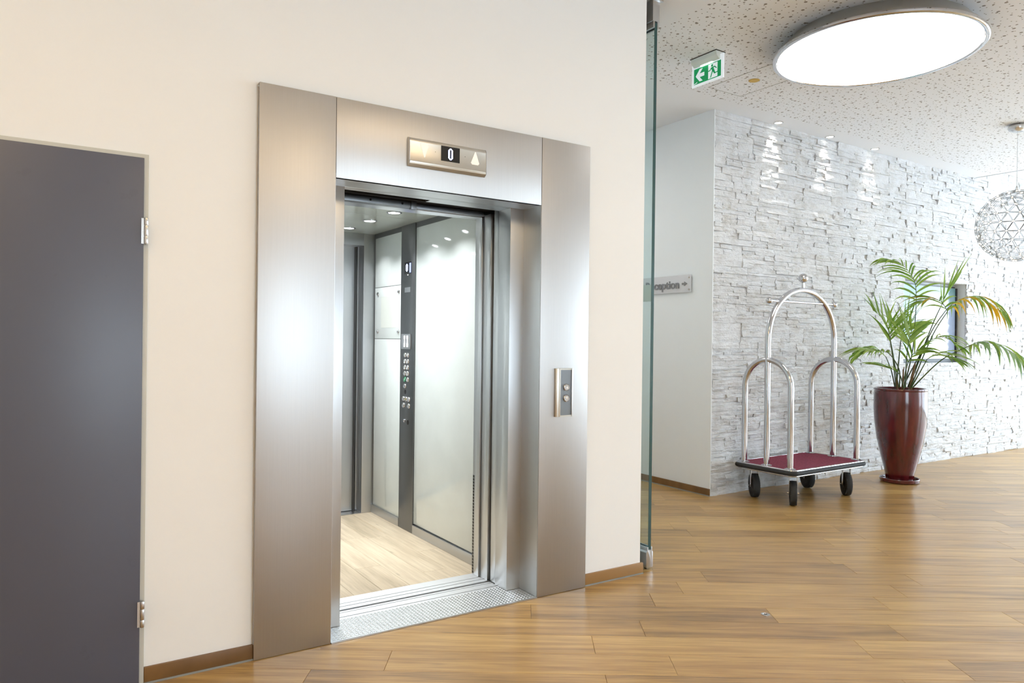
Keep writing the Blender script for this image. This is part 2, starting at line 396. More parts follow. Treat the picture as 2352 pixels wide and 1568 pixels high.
def clip(poly, f):
    out = []
    for i in range(len(poly)):
        a, b_ = poly[i-1], poly[i]; fa, fb = f(a), f(b_)
        if (fa <= 0) != (fb <= 0): tt = fa/(fa-fb); out.append(a+(b_-a)*tt)
        if fb <= 0: out.append(b_)
    return out
full_mesh = plank_mesh([(-PL/2, -PW/2), (PL/2, -PW/2), (PL/2, PW/2), (-PL/2, PW/2)], 'plank').mesh('plank', 'floor_oak')
rest = MB(); cand = []
rnd = random.Random(3)
for r_ in range(-40, 60):
    off = offs.get(r_, rnd.uniform(0, PL))
    for k in range(-12, 16):
        u0 = off+k*PL; uc = u0+PL/2; vc = V0+(r_+.5)*PW
        c0 = du*uc+dv*vc
        if not (-3.9 < c0.x < 12.2 and -6.9 < c0.y < 4.6): continue
        corners = [du*(uc+a*PL/2)+dv*(vc+b_*PW/2) for a, b_ in ((-1,-1),(1,-1),(1,1),(-1,1))]
        if all(p.x < 2.2 and p.y > .03 for p in corners): continue
        if all(p.x > 4.3 and p.y > 1.4 for p in corners): continue
        poly = corners
        if min(p.x for p in poly) < 2.0 and max(p.x for p in poly) < 3.2: poly = clip(poly, lambda p: p.y-.028) if all(not (p.y > .028 and p.x > 2.2) for p in poly) else poly
        poly = clip(poly, lambda p: p.x-RX-.1); poly = clip(poly, lambda p: -3.3-p.x); poly = clip(poly, lambda p: -6.3-p.y); poly = clip(poly, lambda p: p.y-4.3)
        if min((p.x for p in poly), default=0) > 4.3: poly = clip(poly, lambda p: p.y-1.36)
        if len(poly) < 3: continue
        d = Vector((c0.x, c0.y, 0))-CAM; dep = d.dot(fw); lat = d.dot(rt)
        vis = dep > .8 and abs(lat) < dep*.70+.7 and dep < 12 and dep > 2.2
        cand.append((dep if vis else 99, c0, poly, len(poly) == 4 and poly == corners))
cand.sort(key=lambda q: q[0])
for i, (dep, c0, poly, isfull) in enumerate(cand):
    if i < 300 and dep < 90:
        if isfull: me = full_mesh
        else:
            loc = [((p-c0).dot(du), (p-c0).dot(dv)) for p in poly]
            clean = [p for j, p in enumerate(loc) if (Vector(p)-Vector(loc[j-1])).length > 1e-4]
            if len(clean) < 3: continue
            me = plank_mesh(clean, 'plank').mesh('plank', 'floor_oak')
        o = bpy.data.objects.new('plank', me); col.objects.link(o); o.parent = floor; o.location = (c0.x, c0.y, 0); o.rotation_euler.z = PA
    else:
        o0 = len(rest.v); rest.v += [((p).dot(du), (p).dot(dv), 0) for p in poly]; rest.face(range(o0, o0+len(poly)))
o = rest.obj('floor_boards', 'floor_oak', floor); o.rotation_euler.z = PA; o['kind'] = 'stuff'

# baseboards
def skirting(name, p0, p1, h=.066, th=.014, seal=True):
    """along p0->p1 at wall face; box protrudes to the left of direction"""
    d = Vector((p1[0]-p0[0], p1[1]-p0[1])); L = d.length; e = MB().box((0, 0, .008), (L, th, h)).obj(name, 'base_oak', bevel=.0015)
    e.location = (p0[0], p0[1], 0); e.rotation_euler.z = math.atan2(d.y, d.x); tag(e, kind='structure')
    s_ = MB().box((0, 0, .0005), (L, th+.003, .008)).obj('seal', 'seal_grey', e)
    return e
skirting('baseboard_left', (0, .025), (-.418, .025))
skirting('baseboard_left', (2.249, .025), (1.801, .025))
skirting('baseboard_corridor', (4.28, 1.31), (4.28, 4.2), .066)

# service door (left)
d1 = empty('door_1', (DX0, 0, 0)); tag(d1, kind='structure', label='dark blue-grey flush door in a pale grey frame')
f = MB(); fx0, fx1 = DX0, DX1
f.prism([(fx0, 0), (fx0+.06, 0), (fx0+.06, DZ-.06), (fx1-.069, DZ-.06), (fx1-.069, 0), (fx1, 0), (fx1, DZ), (fx0, DZ)], 1, .012, .19)
o = f.obj('door_frame', 'frame_grey', bevel=.002); o.parent = d1; o.location = (-DX0, 0, 0)
o = MB().box((DX0+.02, -.004, .006), (-.437, .04, 2.074)).obj('door_leaf', 'door_paint', bevel=.002); o.parent = d1; o.location = (-DX0, 0, 0)
for z in (.236, 1.738):
    h = MB()
    for (za, zb) in ((0, .0295), (.0305, .0715), (.0725, .102)):
        h.lathe([(.0075, za+.0005), (.0082, za+.002), (.0082, zb-.002), (.0075, zb-.0005)], (-.4285, -.010, z), 20)
    h.lathe([(.002, -.002), (.006, 0), (.006, .102), (.002, .104)], (-.4285, -.010, z), 16)
    h.box((-.446, -.007, z), (-.4285, -.004, z+.10)); h.box((-.4285, -.004, z), (-.424, .013, z+.10))
    o = h.obj('hinge', 'satin_chrome', smooth=True); o.parent = d1; o.location = (-DX0, 0, 0)

# ------------------------------------------------------------------ STONE FACING
def stone_mb(m_, x0, x1, z0, z1, proud, seed, cell=.05):
    """irregular split-face block, front towards -Y; base at y=0 (wall) towards -proud"""
    R = random.Random(seed); nx = max(2, min(6, round((x1-x0)/cell))); nz = max(2, min(3, round((z1-z0)/.035)))
    o = len(m_.v); g = .0006; tilt = R.uniform(-.003, .003); tz = R.uniform(-.007, .007)
    for j in range(nz+1):
        for i in range(nx+1):
            u = i/nx; v = j/nz; edge = (i in (0, nx)) or (j in (0, nz))
            y = proud+tilt*(u-.5)*2+tz*(v-.5)*2+R.uniform(-.0035, .0035)-(R.uniform(0, .006) if edge else 0)
            x = x0+g+(x1-x0-2*g)*u+(0 if i in (0, nx) else R.uniform(-.3, .3)*(x1-x0)/nx)
            z = z0+g+(z1-z0-2*g)*v+(R.uniform(-.0015, .0015))+(0 if j in (0, nz) else R.uniform(-.25, .25)*(z1-z0)/nz)
            m_.v.append((x, -y, z))
    W = nx+1
    for j in range(nz):
        for i in range(nx):
            a = o+j*W+i
            if R.random() < .5: m_.face((a, a+1, a+W+1)); m_.face((a, a+W+1, a+W))
            else: m_.face((a, a+1, a+W)); m_.face((a+1, a+W+1, a+W))
    ring = [o+i for i in range(nx)]+[o+j*W+nx for j in range(nz)]+[o+nz*W+i for i in range(nx, 0, -1)]+[o+j*W for j in range(nz, 0, -1)]
    b0 = len(m_.v)
    for q in ring: x, y, z = m_.v[q]; m_.v.append((x, 0, z))
    n = len(ring)
    for i in range(n): j = (i+1) % n; m_.face((ring[j], ring[i], b0+i, b0+j))
rects = []
RS = random.Random(21)
def split(x0, x1, z0, z1, depth=0):
    w_, h_ = x1-x0, z1-z0
    if h_ > .105 or (h_ > .06 and w_ > .12 and RS.random() < .62):
        k = RS.uniform(.32, .68); split(x0, x1, z0, z0+h_*k, depth+1); split(x0, x1, z0+h_*k, z1, depth+1)
    elif w_ > .5 or (w_ > .2 and RS.random() < .5 and w_/h_ > 3):
        k = RS.uniform(.3, .7); split(x0, x0+w_*k, z0, z1, depth+1); split(x0+w_*k, x1, z0, z1, depth+1)
    else: rects.append((x0, x1, z0, z1))
z = 0.0; top = HC
while z < top-.01:
    h_ = min(RS.uniform(.13, .2), top-z)
    if top-z-h_ < .06: h_ = top-z
    x = 4.292-RS.uniform(0, .1)
    while x < 11.5:
        w_ = RS.uniform(.36, .75); xa, xb = max(x, 4.292), min(x+w_, 11.5)
        if xb-xa > .02: split(xa, xb, z, z+h_)
        x += w_
    z += h_
x = 9.02
while x < 11.4: rects.append((x, min(x+.3, 11.5), HC, 3.53)); rects.append((x, min(x+.3, 11.5), 3.53, 3.618)); x += .3
def cut(r):
    x0, x1, z0, z1 = r
    if x1 <= NX0 or x0 >= NX1 or z1 <= NZ0 or z0 >= NZ1: return [r]
    out = []
    if x0 < NX0: out.append((x0, NX0, z0, z1))
    if x1 > NX1: out.append((NX1, x1, z0, z1))
    a, b_ = max(x0, NX0), min(x1, NX1)
    if z0 < NZ0: out.append((a, b_, z0, NZ0))
    if z1 > NZ1: out.append((a, b_, NZ1, z1))
    return [q for q in out if q[1]-q[0] > .008 and q[3]-q[2] > .006]
rects = [q for r in rects for q in cut(r)]
def shown(r):
    d = Vector(((r[0]+r[1])/2, WY, (r[2]+r[3])/2))-CAM; dep = d.dot(fw)
    return -(r[1]-r[0])*(r[3]-r[2])/dep**2*max(.2, 1/dep)
rects.sort(key=shown)
big = MB(); nst = 0
for i, r in enumerate(rects):
    proud = .022+RS.random()**1.8*.018
    if nst < 300 and r[0] < 9.5:
        m_ = MB(); cx_, cz_ = (r[0]+r[1])/2, (r[2]+r[3])/2
        stone_mb(m_, r[0]-cx_, r[1]-cx_, r[2]-cz_, r[3]-cz_, proud, i)
        me = bpy.data.meshes.new('stone'); me.from_pydata(m_.v, [], m_.f); me.materials.append(M['stone_white'])
        o = bpy.data.objects.new('stone', me); col.objects.link(o); o.location = (cx_, WY, cz_); o.parent = wall_back; nst += 1
    else: stone_mb(big, *r, proud, i)
me = bpy.data.meshes.new('stone_facing'); me.from_pydata(big.v, [], big.f); me.materials.append(M['stone_white'])
o = bpy.data.objects.new('stone_facing', me); col.objects.link(o); o.location = (0, WY, 0); o.parent = wall_back; o['kind'] = 'stuff'
for me in bpy.data.meshes:
    if me.name.startswith('stone'):
        bm = bmesh.new(); bm.from_mesh(me); bmesh.ops.recalc_face_normals(bm, faces=bm.faces); bm.to_mesh(me); bm.free()

# screen in the niche
sr = empty('wall_screen', (NX0, WY+.085, NZ0), label='pale flat screen set into the niche of the stone wall behind the palm', cat='screen')
SW, SH = NX1-NX0, NZ1-NZ0
MB().box((.004, 0, .095), (SW-.06, .02, SH-.05)).obj('display_panel', 'screen_with_reflections', sr)
MB().box((SW-.06, -.012, .03), (SW-.03, .05, SH-.05)).box((.004, .02, .03), (SW-.03, .05, SH-.03)).obj('screen_frame', 'black_plastic', sr)
MB().box((.004, -.004, .045), (SW-.05, .018, .092)).obj('white_strip', 'white_plastic', sr)
MB().box((0, -.012, .0015), (SW-.02, .02, .040)).obj('bottom_bezel', 'black_plastic', sr)
MB().box((.40, -.0135, .018), (.44, -.011, .035)).obj('red_logo', 'glaze_red', sr)

# ------------------------------------------------------------------ LIFT: portal
X1, X2, X3, ZH, ZT = .3385, 1.4705, 1.801, 2.1, 2.462
pt = empty('elevator_portal', (0, 0, 0), label='brushed stainless steel portal framing the open lift', cat='elevator frame')
MB().box((0, 0, .002), (X1-.002, .026, ZT)).obj('side_panel', 'steel_brushed', pt, bevel=.0015)
MB().box((X2+.002, 0, .002), (X3, .026, ZT)).obj('side_panel', 'steel_brushed', pt, bevel=.0015)
MB().box((X1, .001, ZH), (X2, .026, ZT)).obj('header_panel', 'steel_brushed', pt, bevel=.0015)
JY = .168; LX, RXJ = .440, 1.384
MB().box((X2, .004, .006), (X2+.02, JY, ZH)).obj('side_return', 'steel_smooth', pt)
MB().box((X1-.02, .004, .006), (X1, JY, ZH)).obj('side_return', 'steel_smooth', pt)
MB().box((X1-.02, .004, ZH), (X2+.02, JY-.001, ZH+.02)).obj('soffit', 'steel_soffit', pt)
MB().box((RXJ, JY, .006), (X2+.03, .287, ZH)).obj('inner_jamb', 'steel_smooth', pt, bevel=.001)
MB().box((X1-.03, JY, .006), (LX, .287, ZH)).obj('inner_jamb', 'steel_smooth', pt, bevel=.001)
MB().box((X1-.03, JY, ZH-.0005), (X2+.03, .232, ZH+.22)).obj('inner_lintel', 'steel_soffit', pt, bevel=.001)
MB().box((.93, .232, ZH+.001), (RXJ+.05, .292, ZH+.012)).obj('track_cover', 'steel_soffit', pt)
# landing door, slid open to the right
MB().box((RXJ+.003, .291, .012), (RXJ+.06, .342, ZH+.03)).obj('landing_door_edge', 'steel_smooth', pt, bevel=.001)
# threshold plate and landing sill
MB().box((X1+.001, .0, .0006), (X2-.001, .242, .005)).obj('threshold_plate', 'dot_plate', pt)
MB().box((X1+.001, -.004, .0006), (X2-.001, .004, .0058)).obj('edge_strip', 'aluminium', pt)
def sill(m_, x0, x1, bands, z1, zb=-.02):
    for (a, b_) in bands: m_.box((x0, a, zb), (x1, b_, z1))
    m_.box((x0, bands[0][0], zb), (x1, bands[-1][1], zb+.01))
s_ = MB(); sill(s_, LX-.08, RXJ+.3, ((.243, .264), (.272, .322), (.328, .345)), .005); s_.obj('landing_sill', 'sill_metal', pt)
MB().lathe([(.004, 0), (.004, .006)], (-.004, .016, ZT-.014), 10, 0).obj('corner_clip', 'aluminium_satin', pt)
# shaft: unseen dark box added to stop light leaks around the car
b = MB()
b.box((-.35, .176, -.6), (-.30, 2.9, 3.3)).box((2.06, .176, -.6), (2.11, 2.9, 3.3)).box((-.35, 2.85, -.6), (2.11, 2.9, 3.3)).box((-.35, .176, 3.3), (2.11, 2.9, 3.35)).box((-.35, .176, -.65), (2.11, 2.9, -.6))
tag(b.obj('wall_shaft', 'concrete_dark'), kind='structure')

# floor indicator on the header
fi = empty('floor_indicator', (.686, -.0003, 2.2), label='champagne metal floor indicator above the lift doorway, lit zero between arrows', cat='indicator')
IW, IH = .425, .137
prof = [(0, 0), (-.006, -.001), (-.022, .010), (-.026, .022), (-.024, .026), (-.0235, IH-.022), (-.024, IH-.018), (-.018, IH-.004), (-.004, IH), (0, IH)]
MB().prism(prof, 0, 0.003, IW-.003).obj('housing', 'aluminium_satin', fi, bevel=.0006)
for x in (0, IW-.003):
    MB().prism([(p[0]*1.04-.0004, p[1]) for p in prof], 0, x, x+.003).obj('end_cap', 'aluminium', fi)
FYI = -.0242
MB().box((.167, FYI-.0006, .045), (.270, FYI+.004, .118)).obj('display_window', 'screen_black', fi)
MB().prism([(.054, .108), (.060, .112), (.094, .112), (.101, .104), (.081, .047), (.077, .047)], 1, FYI-.0006, FYI+.003).obj('down_arrow', 'arrow_white', fi)
MB().prism([(.334, .058), (.341, .050), (.375, .050), (.382, .058), (.361, .114), (.357, .114)], 1, FYI-.0006, FYI+.003).obj('up_arrow', 'arrow_white', fi)
def dot_zero(m_, ox, oz, wd, ht, nx, nz, plane):
    px, pz = wd/nx, ht/nz
    for j in range(nz):
        for i in range(nx):
            yy = min(j, nz-1-j); xx = min(i, nx-1-i)
            inset = max(0, 3-yy)
            on_ = (xx >= inset) and (xx <= inset+2) and not (yy > 2 and xx > 2)
            if yy < 2: on_ = xx >= inset
            if on_: plane(m_, ox+i*px+px*.1, oz+j*pz+pz*.1, px*.8, pz*.8)
z0 = MB(); dot_zero(z0, .206, .053, .026, .057, 9, 20, lambda m_, a, c_, w_, h_: m_.box((a, FYI-.0012, c_), (a+w_, FYI-.0004, c_+h_)))
z0.obj('lit_zero', 'display_blue', fi)
for x in (.136, .300): MB().lathe([(.0015, 0), (.0015, .001)], (x, FYI-.0005, .082), 8, 1).obj('pin_hole', 'screen_black', fi)

# call panel
cp = empty('call_panel', (1.567, -.0006, .965), label='narrow call button panel on the right steel portal side', cat='button panel')
CW, CH = .118, .262
MB().prism([(0, 0), (.002, -.012), (.012, -.019), (.03, -.02), (.03, 0)], 2, 0, CH).obj('side_rail', 'aluminium_satin', cp, bevel=.0005)
MB().prism([(CW-.012, 0), (CW-.012, -.02), (CW-.004, -.019), (CW, -.012), (CW, 0)], 2, 0, CH).obj('side_rail', 'aluminium', cp, bevel=.0005)
MB().box((.03, -.0155, .008), (CW-.012, 0, CH-.008)).obj('face_plate', 'steel_dark', cp)
for z in (0, CH-.008): MB().box((.03, -.019, z), (CW-.012, 0, z+.008)).obj('end_cap', 'aluminium_satin', cp)
for z, sg in ((.159, 1), (.100, -1)):
    o = MB().lathe([(.0195, 0), (.0195, -.004), (.0165, -.0075), (.015, -.006), (1e-5, -.006)], (.072, -.0155, z), 28, 1).obj('call_button', 'chrome', cp, smooth=True)
    MB().prism([(.072-.008, z-.007*sg), (.072+.008, z-.007*sg), (.072, z+.010*sg)], 1, -.0225, -.0216).obj('arrow_mark', 'button_mark', o)

# ------------------------------------------------------------------ LIFT: car
CX0, CX1, CY0, CY1, CZ = .36, 1.464, .525, 2.27, 2.2
car = empty('elevator_car', (CX0, .365, 0), label='lift car with white glass wall panels and pale oak floor', cat='elevator')
def cobj(m_, name, mat, parent=None, **kw):
    o = m_.obj(name, mat, parent or car, **kw)
    if not parent: o.location = (-CX0, -.365, 0)
    return o
s_ = MB(); sill(s_, .36, 1.40, ((.366, .402), (.409, .443), (.449, .525)), .005); cobj(s_, 'car_sill', 'sill_metal')
# floor boards along Y, widths .165
subf = cobj(MB().box((CX0, CY0, -.05), (CX1, CY1+.12, -.0105)), 'car_floor', 'concrete_dark')
lines = [CX0, .485, .655, .815, .982, 1.140, 1.300, CX1]
ends = {1: [1.28], 2: [1.62], 3: [.960], 4: [1.60], 5: [1.56, .7], 6: [1.10], 0: [1.0]}
for i in range(len(lines)-1):
    ys = [CY0]+sorted(ends.get(i, []))+[CY1]
    for a, b_ in zip(ys[:-1], ys[1:]):
        lx, ly = lines[i+1]-lines[i], b_-a
        o = plank_mesh([(-ly/2, -lx/2), (ly/2, -lx/2), (ly/2, lx/2), (-ly/2, lx/2)], 'car_plank').obj('car_plank', 'car_oak', subf)
        o.location = ((lines[i]+lines[i+1])/2, (a+b_)/2, .0005); o.rotation_euler.z = PI/2
# ceiling with downlights
cobj(MB().box((CX0-.02, CY0-.10, CZ), (CX1+.02, CY1+.02, CZ+.03)), 'car_ceiling', 'car_ceiling')
for y in (1.42,): cobj(MB().box((CX0, y, CZ-.0006), (CX1, y+.002, CZ)), 'ceiling_joint', 'seal_grey')
for x in (1.168, .66):
    for y in (2.06, 1.65, 1.235, .82):
        o = cobj(MB().lathe([(.052, 0), (.052, -.002), (.044, -.005), (.040, -.003), (.040, 0)], (x, y, CZ), 28), 'downlight_ring', 'chrome', smooth=True)
        lens_disc(.039, -.001, -.003, 12, (x, y, CZ)).obj('downlight_lens', ['white_plastic', 'car_led'], o)
        ld = bpy.data.lights.new('car_light', 'AREA'); ld.shape = 'DISK'; ld.size = .074; ld.energy = CAR_W; ld.spread = math.radians(115); ld.color = (.97, .99, 1)
        lo = bpy.data.objects.new('downlight_light', ld); col.objects.link(lo); lo.parent = o; lo.location = (x, y, CZ-.0045)
# right wall
o = cobj(MB().box((CX1+.006, CY0-.02, -.02), (CX1+.03, CY1+.02, CZ)), 'side_wall_backing', 'steel_dark')
cobj(MB().box((CX1, .60, .072), (CX1+.006, 1.512, 2.163)), 'glass_wall_panel', 'white_gloss', bevel=.001)
for (a, b_) in ((.063, 1.373), (1.377, 1.772), (1.776, 2.163)):
    p = cobj(MB().box((CX1, 1.752, a), (CX1+.006, 2.252, b_)), 'glass_wall_panel', 'white_gloss', bevel=.001)
    if a > 1.3 and a < 1.5:
        for y in (1.80, 2.19):
            for zz in (1.43, 1.725):
                MB().lathe([(.013, 0), (.013, -.006), (.011, -.009), (1e-5, -.009)], (CX1, y, zz), 20, 0).obj('fixing', 'chrome', p, smooth=True)
        MB().box((CX1-.0008, 1.84, 1.46), (CX1+.001, 2.13, 1.70)).obj('notice_sheet', 'notice_paper', p)
cobj(MB().box((CX1-.002, CY0, 2.163), (CX1+.006, CY1, CZ)), 'top_trim', 'steel_dark')
for (a, b_) in ((.60, 1.512), (1.752, CY1)):
    cobj(MB().box((CX1-.010, a, .001), (CX1+.006, b_, .063)), 'kick_plate', 'steel_smooth', bevel=.001)
cop = cobj(MB().box((CX1-.008, 1.515, .001), (CX1+.006, 1.749, CZ)), 'control_panel', 'steel_dark', bevel=.001)
PX = CX1-.008
MB().box((PX-.001, 1.577, 1.845), (PX+.002, 1.686, 1.930)).obj('car_display', 'screen_black', cop)
z0 = MB(); dot_zero(z0, 0, 1.862, .032, .055, 9, 20, lambda m_, a, c_, w_, h_: m_.box((PX-.002, 1.632+a, c_), (PX-.001, 1.632+a+w_, c_+h_)))
z0.obj('lit_zero', 'display_blue', cop); MB().box((PX-.0018, 1.580, 1.852), (PX-.001, 1.604, 1.921)).obj('lit_side_bar', 'display_dim', cop)
MB().box((PX-.001, 1.588, 1.712), (PX+.001, 1.682, 1.748)).obj('serial_plate', 'aluminium', cop)
MB().box((PX-.0006, 1.578, 1.690), (PX+.001, 1.692, 1.765)).obj('plate_recess', 'steel_dark', cop)
MB().box((PX-.0008, 1.625, 1.833), (PX+.001, 1.640, 1.841)).obj('lamp_mark', 'button_mark', cop)
ks = MB().box((PX-.008, 1.565, 1.303), (PX, 1.718, 1.412)).obj('key_switch_plate', 'aluminium', cop, bevel=.002)
for y in (1.607, 1.655):
    MB().box((PX-.012, y-.013, 1.375), (PX-.008, y+.013, 1.400)).box((PX-.011, y-.008, 1.345), (PX-.008, y+.008, 1.375)).box((PX-.012, y-.013, 1.318), (PX-.008, y+.013, 1.345)).obj('rocker_switch', 'white_plastic', ks)
def button(y, z, mark=None, mat='chrome', markmat='button_mark'):
    o = MB().lathe([(.0185, 0), (.0185, -.004), (.016, -.008), (.0145, -.0065), (1e-5, -.0065)], (PX, y, z), 22, 0).obj('car_button', mat, cop, smooth=True)
    if mark:
        me = text_mesh(mark, .020, 'button_number', markmat, .0004)
        wdt = max(v.co.x for v in me.vertices)
        place(me, 'button_number', o, Matrix(((0, 0, -1, PX-.0072), (-1, 0, 0, y+wdt/2), (0, 1, 0, z-.007), (0, 0, 0, 1))))
    return o
for k, (a, c_) in enumerate((('7', '8'), ('5', '6'), ('3', '4'), ('1', '2'), ('0', '-1'))):
    z = 1.260-.044*k
    button(1.657, z, a, 'button_green' if a == '0' else 'chrome'); button(1.612, z, c_)
button(1.656, 1.037); button(1.676, .944, '<'); button(1.632, .944, 'A', 'chrome', 'button_yellow'); button(1.588, .944, '>'); button(1.675, .897, 'I'); button(1.587, .897, 'I')
for (y, z) in ((1.655, .993), (1.606, .778)): MB().lathe([(.017, 0), (.017, -.001)], (PX, y, z), 22, 0).obj('round_socket', 'screen_black', cop)
MB().lathe([(.013, 0), (.013, -.006), (.008, -.008), (.008, -.004), (1e-5, -.004)], (PX, 1.657, .785), 20, 0).obj('key_lock', 'chrome', cop, smooth=True)
# left wall of the car (mirrored white panels) and rear wall with closed rear doors
cobj(MB().box((CX0-.03, CY0-.02, -.02), (CX0-.006, CY1+.02, CZ)), 'side_wall_backing', 'steel_dark')
for (a, b_) in ((.60, 1.17), (1.175, 1.72), (1.725, 2.25)):
    cobj(MB().box((CX0-.006, a, .07), (CX0, b_, 2.163)), 'glass_wall_panel', 'white_gloss', bevel=.001)
for (x0, x1) in ((CX0-.03, .455), (1.374, CX1+.03)):
    cobj(MB().box((x0, CY1, .001), (x1, CY1+.04, CZ)), 'rear_post', 'steel_smooth', bevel=.001)
    cobj(MB().box((x0 if x0 < 1 else 1.374, CY1+.04, .001), (x1 if x0 < 1 else 1.40, CY1+.10, 2.105)), 'rear_jamb', 'steel_smooth')
cobj(MB().box((.455, CY1, 2.105), (1.374, CY1+.10, CZ)), 'rear_header', 'steel_smooth', bevel=.001)
cobj(MB().box((.40, CY1+.001, -.02), (1.42, CY1+.13, .004)), 'rear_sill', 'aluminium')
cobj(MB().box((.40, CY1+.085, .008), (.86, CY1+.12, 2.13)), 'rear_door', 'steel_smooth'); cobj(MB().box((.865, CY1+.105, .008), (1.42, CY1+.14, 2.13)), 'rear_door', 'steel_smooth')
cobj(MB().box((1.335, CY1+.06, .008), (1.345, CY1+.10, 2.10)), 'door_strip', 'black_plastic')
# front wall returns of the car, open car door stack and header
cobj(MB().box((1.371, .452, .006), (1.42, .523, 2.095)), 'car_door', 'steel_smooth', bevel=.0015)
cobj(MB().box((1.378, .440, .006), (1.42, .452, 2.095)), 'door_seal', 'steel_dark')
cobj(MB().box((1.380, .366, .006), (1.42, .440, 2.095)), 'car_door', 'steel_smooth', bevel=.0015)
cobj(MB().box((1.405, .343, .006), (1.43, .3655, 2.2)), 'shadow_gap', 'black_void')
cobj(MB().box((1.435, .526, .006), (CX1+.03, .60, CZ)), 'front_return', 'steel_smooth', bevel=.001)
lg = MB()
for k in range(28): lg.box((1.3712, .512, .04+k*.0215), (1.3735, .528, .056+k*.0215))
lg = MB()
for k in range(32): lg.box((1.3705, .505, .012+k*.018), (1.372, .522, .027+k*.018))
cobj(lg, 'light_grid', 'black_plastic')
cobj(MB().box((CX0-.03, .526, .006), (.430, .60, CZ)), 'front_return', 'steel_smooth')
cobj(MB().box((.36, .40, 2.082), (.925, .452, 2.115)), 'door_header', 'steel_dark', bevel=.001)
cobj(MB().box((.925, .425, 2.086), (1.371, .452, 2.112)), 'door_header', 'steel_dark', bevel=.001)
cobj(MB().box((.36, .452, 2.082), (1.40, .545, 2.092)), 'header_soffit', 'aluminium')
cobj(MB().box((.895, .394, 2.074), (.927, .42, 2.118)), 'header_block', 'steel_dark', bevel=.001)
for x in (.665, .845): cobj(MB().lathe([(.006, 0), (.006, -.001)], (x, .3995, 2.099), 12, 1), 'screw_hole', 'black_void')
cobj(MB().box((.30, .36, 2.117), (1.55, .545, 2.5)), 'cavity_shade_block', 'black_void')  # solid black block painted to stand in for the cavity's shade

# ------------------------------------------------------------------ GLASS LEAF beside the wall end
gl = empty('glass_partition', (2.30, .047, 0), label='frameless clear glass partition leaf in metal rails at the end of the cream wall', cat='glass panel')
GD = .82
MB().box((.024, .002, .125), (.046, .004, 3.30)).obj('pane_edge', 'glass_edge', gl)
MB().box((.028, .004, .125), (.040, GD, 1.622)).obj('pane', 'glass_clear', gl)
MB().box((.028, .004, 1.622), (.040, GD, 1.722)).obj('frosted_band', 'glass_frost', gl)
MB().box((.028, .004, 1.722), (.040, GD, 3.30)).obj('pane', 'glass_clear', gl)
MB().prism([(.014, .012), (.058, .012), (.062, .02), (.062, .105), (.054, .115), (.054, .138), (.047, .138), (.047, .12), (.023, .12), (.023, .138), (.016, .138), (.016, .115), (.008, .105), (.008, .02)], 1, 0, GD).obj('bottom_rail', 'aluminium', gl, bevel=.001)
MB().box((.012, 0, 3.27), (.024, GD, 3.31)).box((.046, 0, 3.27), (.058, GD, 3.31)).box((.008, 0, 3.31), (.062, GD, 3.43)).obj('top_rail', 'aluminium', gl, bevel=.001)
MB().box((-.005, -.02, 3.43), (.075, GD+.2, HC-.0005)).obj('ceiling_track', 'aluminium', gl)
MB().lathe([(.008, 0), (.008, .012)], (.03, .03, 0), 12).obj('floor_pin', 'black_plastic', gl)

# ------------------------------------------------------------------ RECEPTION SIGN
rs = empty('reception_sign', (4.28, 2.23, 1.838), label='grey acrylic wall sign reading Reception with an arrow', cat='sign')
SL, SHt = .68, .163
MB().box((-.022, -SL, 0), (-.017, 0, SHt)).obj('sign_plate', 'sign_acrylic', rs, bevel=.0008)
for y in (-.02, -SL+.022):
    for z in (.025, SHt-.025): MB().lathe([(.009, 0), (.009, -.024), (.006, -.027), (1e-5, -.027)], (0, y, z), 18, 0).obj('standoff', 'satin_chrome', rs, smooth=True)
me = text_mesh('Reception', .108, 'lettering', 'sign_letter', .003, 1, .0026)
wd = max(v.co.x for v in me.vertices)
for v in me.vertices: v.co.x *= .450/wd
place(me, 'lettering', rs, Matrix(((0, 0, -1, -.025), (-1, 0, 0, -.088), (0, 1, 0, .042), (0, 0, 0, 1))))
ay = -.572
MB().prism([(ay, .072), (ay, .088), (ay-.03, .088), (ay-.03, .100), (ay-.068, .080), (ay-.03, .060), (ay-.03, .072)], 0, -.028, -.022).obj('arrow', 'sign_letter', rs)

# ------------------------------------------------------------------ EXIT SIGN
ex = empty('exit_sign', (3.29, .655, 3.262), label='green illuminated emergency exit sign with running figure, hung from the ceiling', cat='sign')
EW, EH = .298, .175
# s runs along -Y (to the viewer's right), front towards -X
def ep(pts): return [(-s_, z_) for s_, z_ in pts]
MB().box((0, -EW, 0), (.008, 0, EH)).obj('acrylic_plate', 'exit_white', ex, bevel=.001)
MB().prism([(-.045, HC-3.262), (.05, HC-3.262), (.045, EH-.01), (.02, EH-.035), (-.012, EH-.035), (-.04, EH-.012)], 1, -EW+.03, -.028).obj('housing', 'exit_housing', ex, bevel=.003)
MB().box((-.046, -EW+.028, HC-3.262-.006), (.052, -.026, HC-3.262-.0005)).obj('base_gasket', 'black_plastic', ex)
MB().box((-.010, -.20, EH-.039), (.0, -.09, EH-.0355)).obj('light_strip', 'exit_led', ex)
MB().prism(ep([(.022, .018), (.276, .018), (.276, .132), (.022, .132)]), 0, -.0015, .0005).obj('green_field', 'exit_green', ex)
MB().prism(ep([(.040, .076), (.078, .122), (.106, .122), (.078, .090), (.122, .090), (.122, .064), (.078, .064), (.106, .032), (.078, .032)]), 0, -.0025, -.001).obj('arrow', 'exit_white', ex)
MB().prism(ep([(.160, .024), (.245, .024), (.245, .126), (.160, .126)]), 0, -.0025, -.001).obj('door_symbol', 'exit_white', ex)
fg = MB()
hd = [(.196+.009*math.cos(a*PI/6), .113+.009*math.sin(a*PI/6)) for a in range(12)]
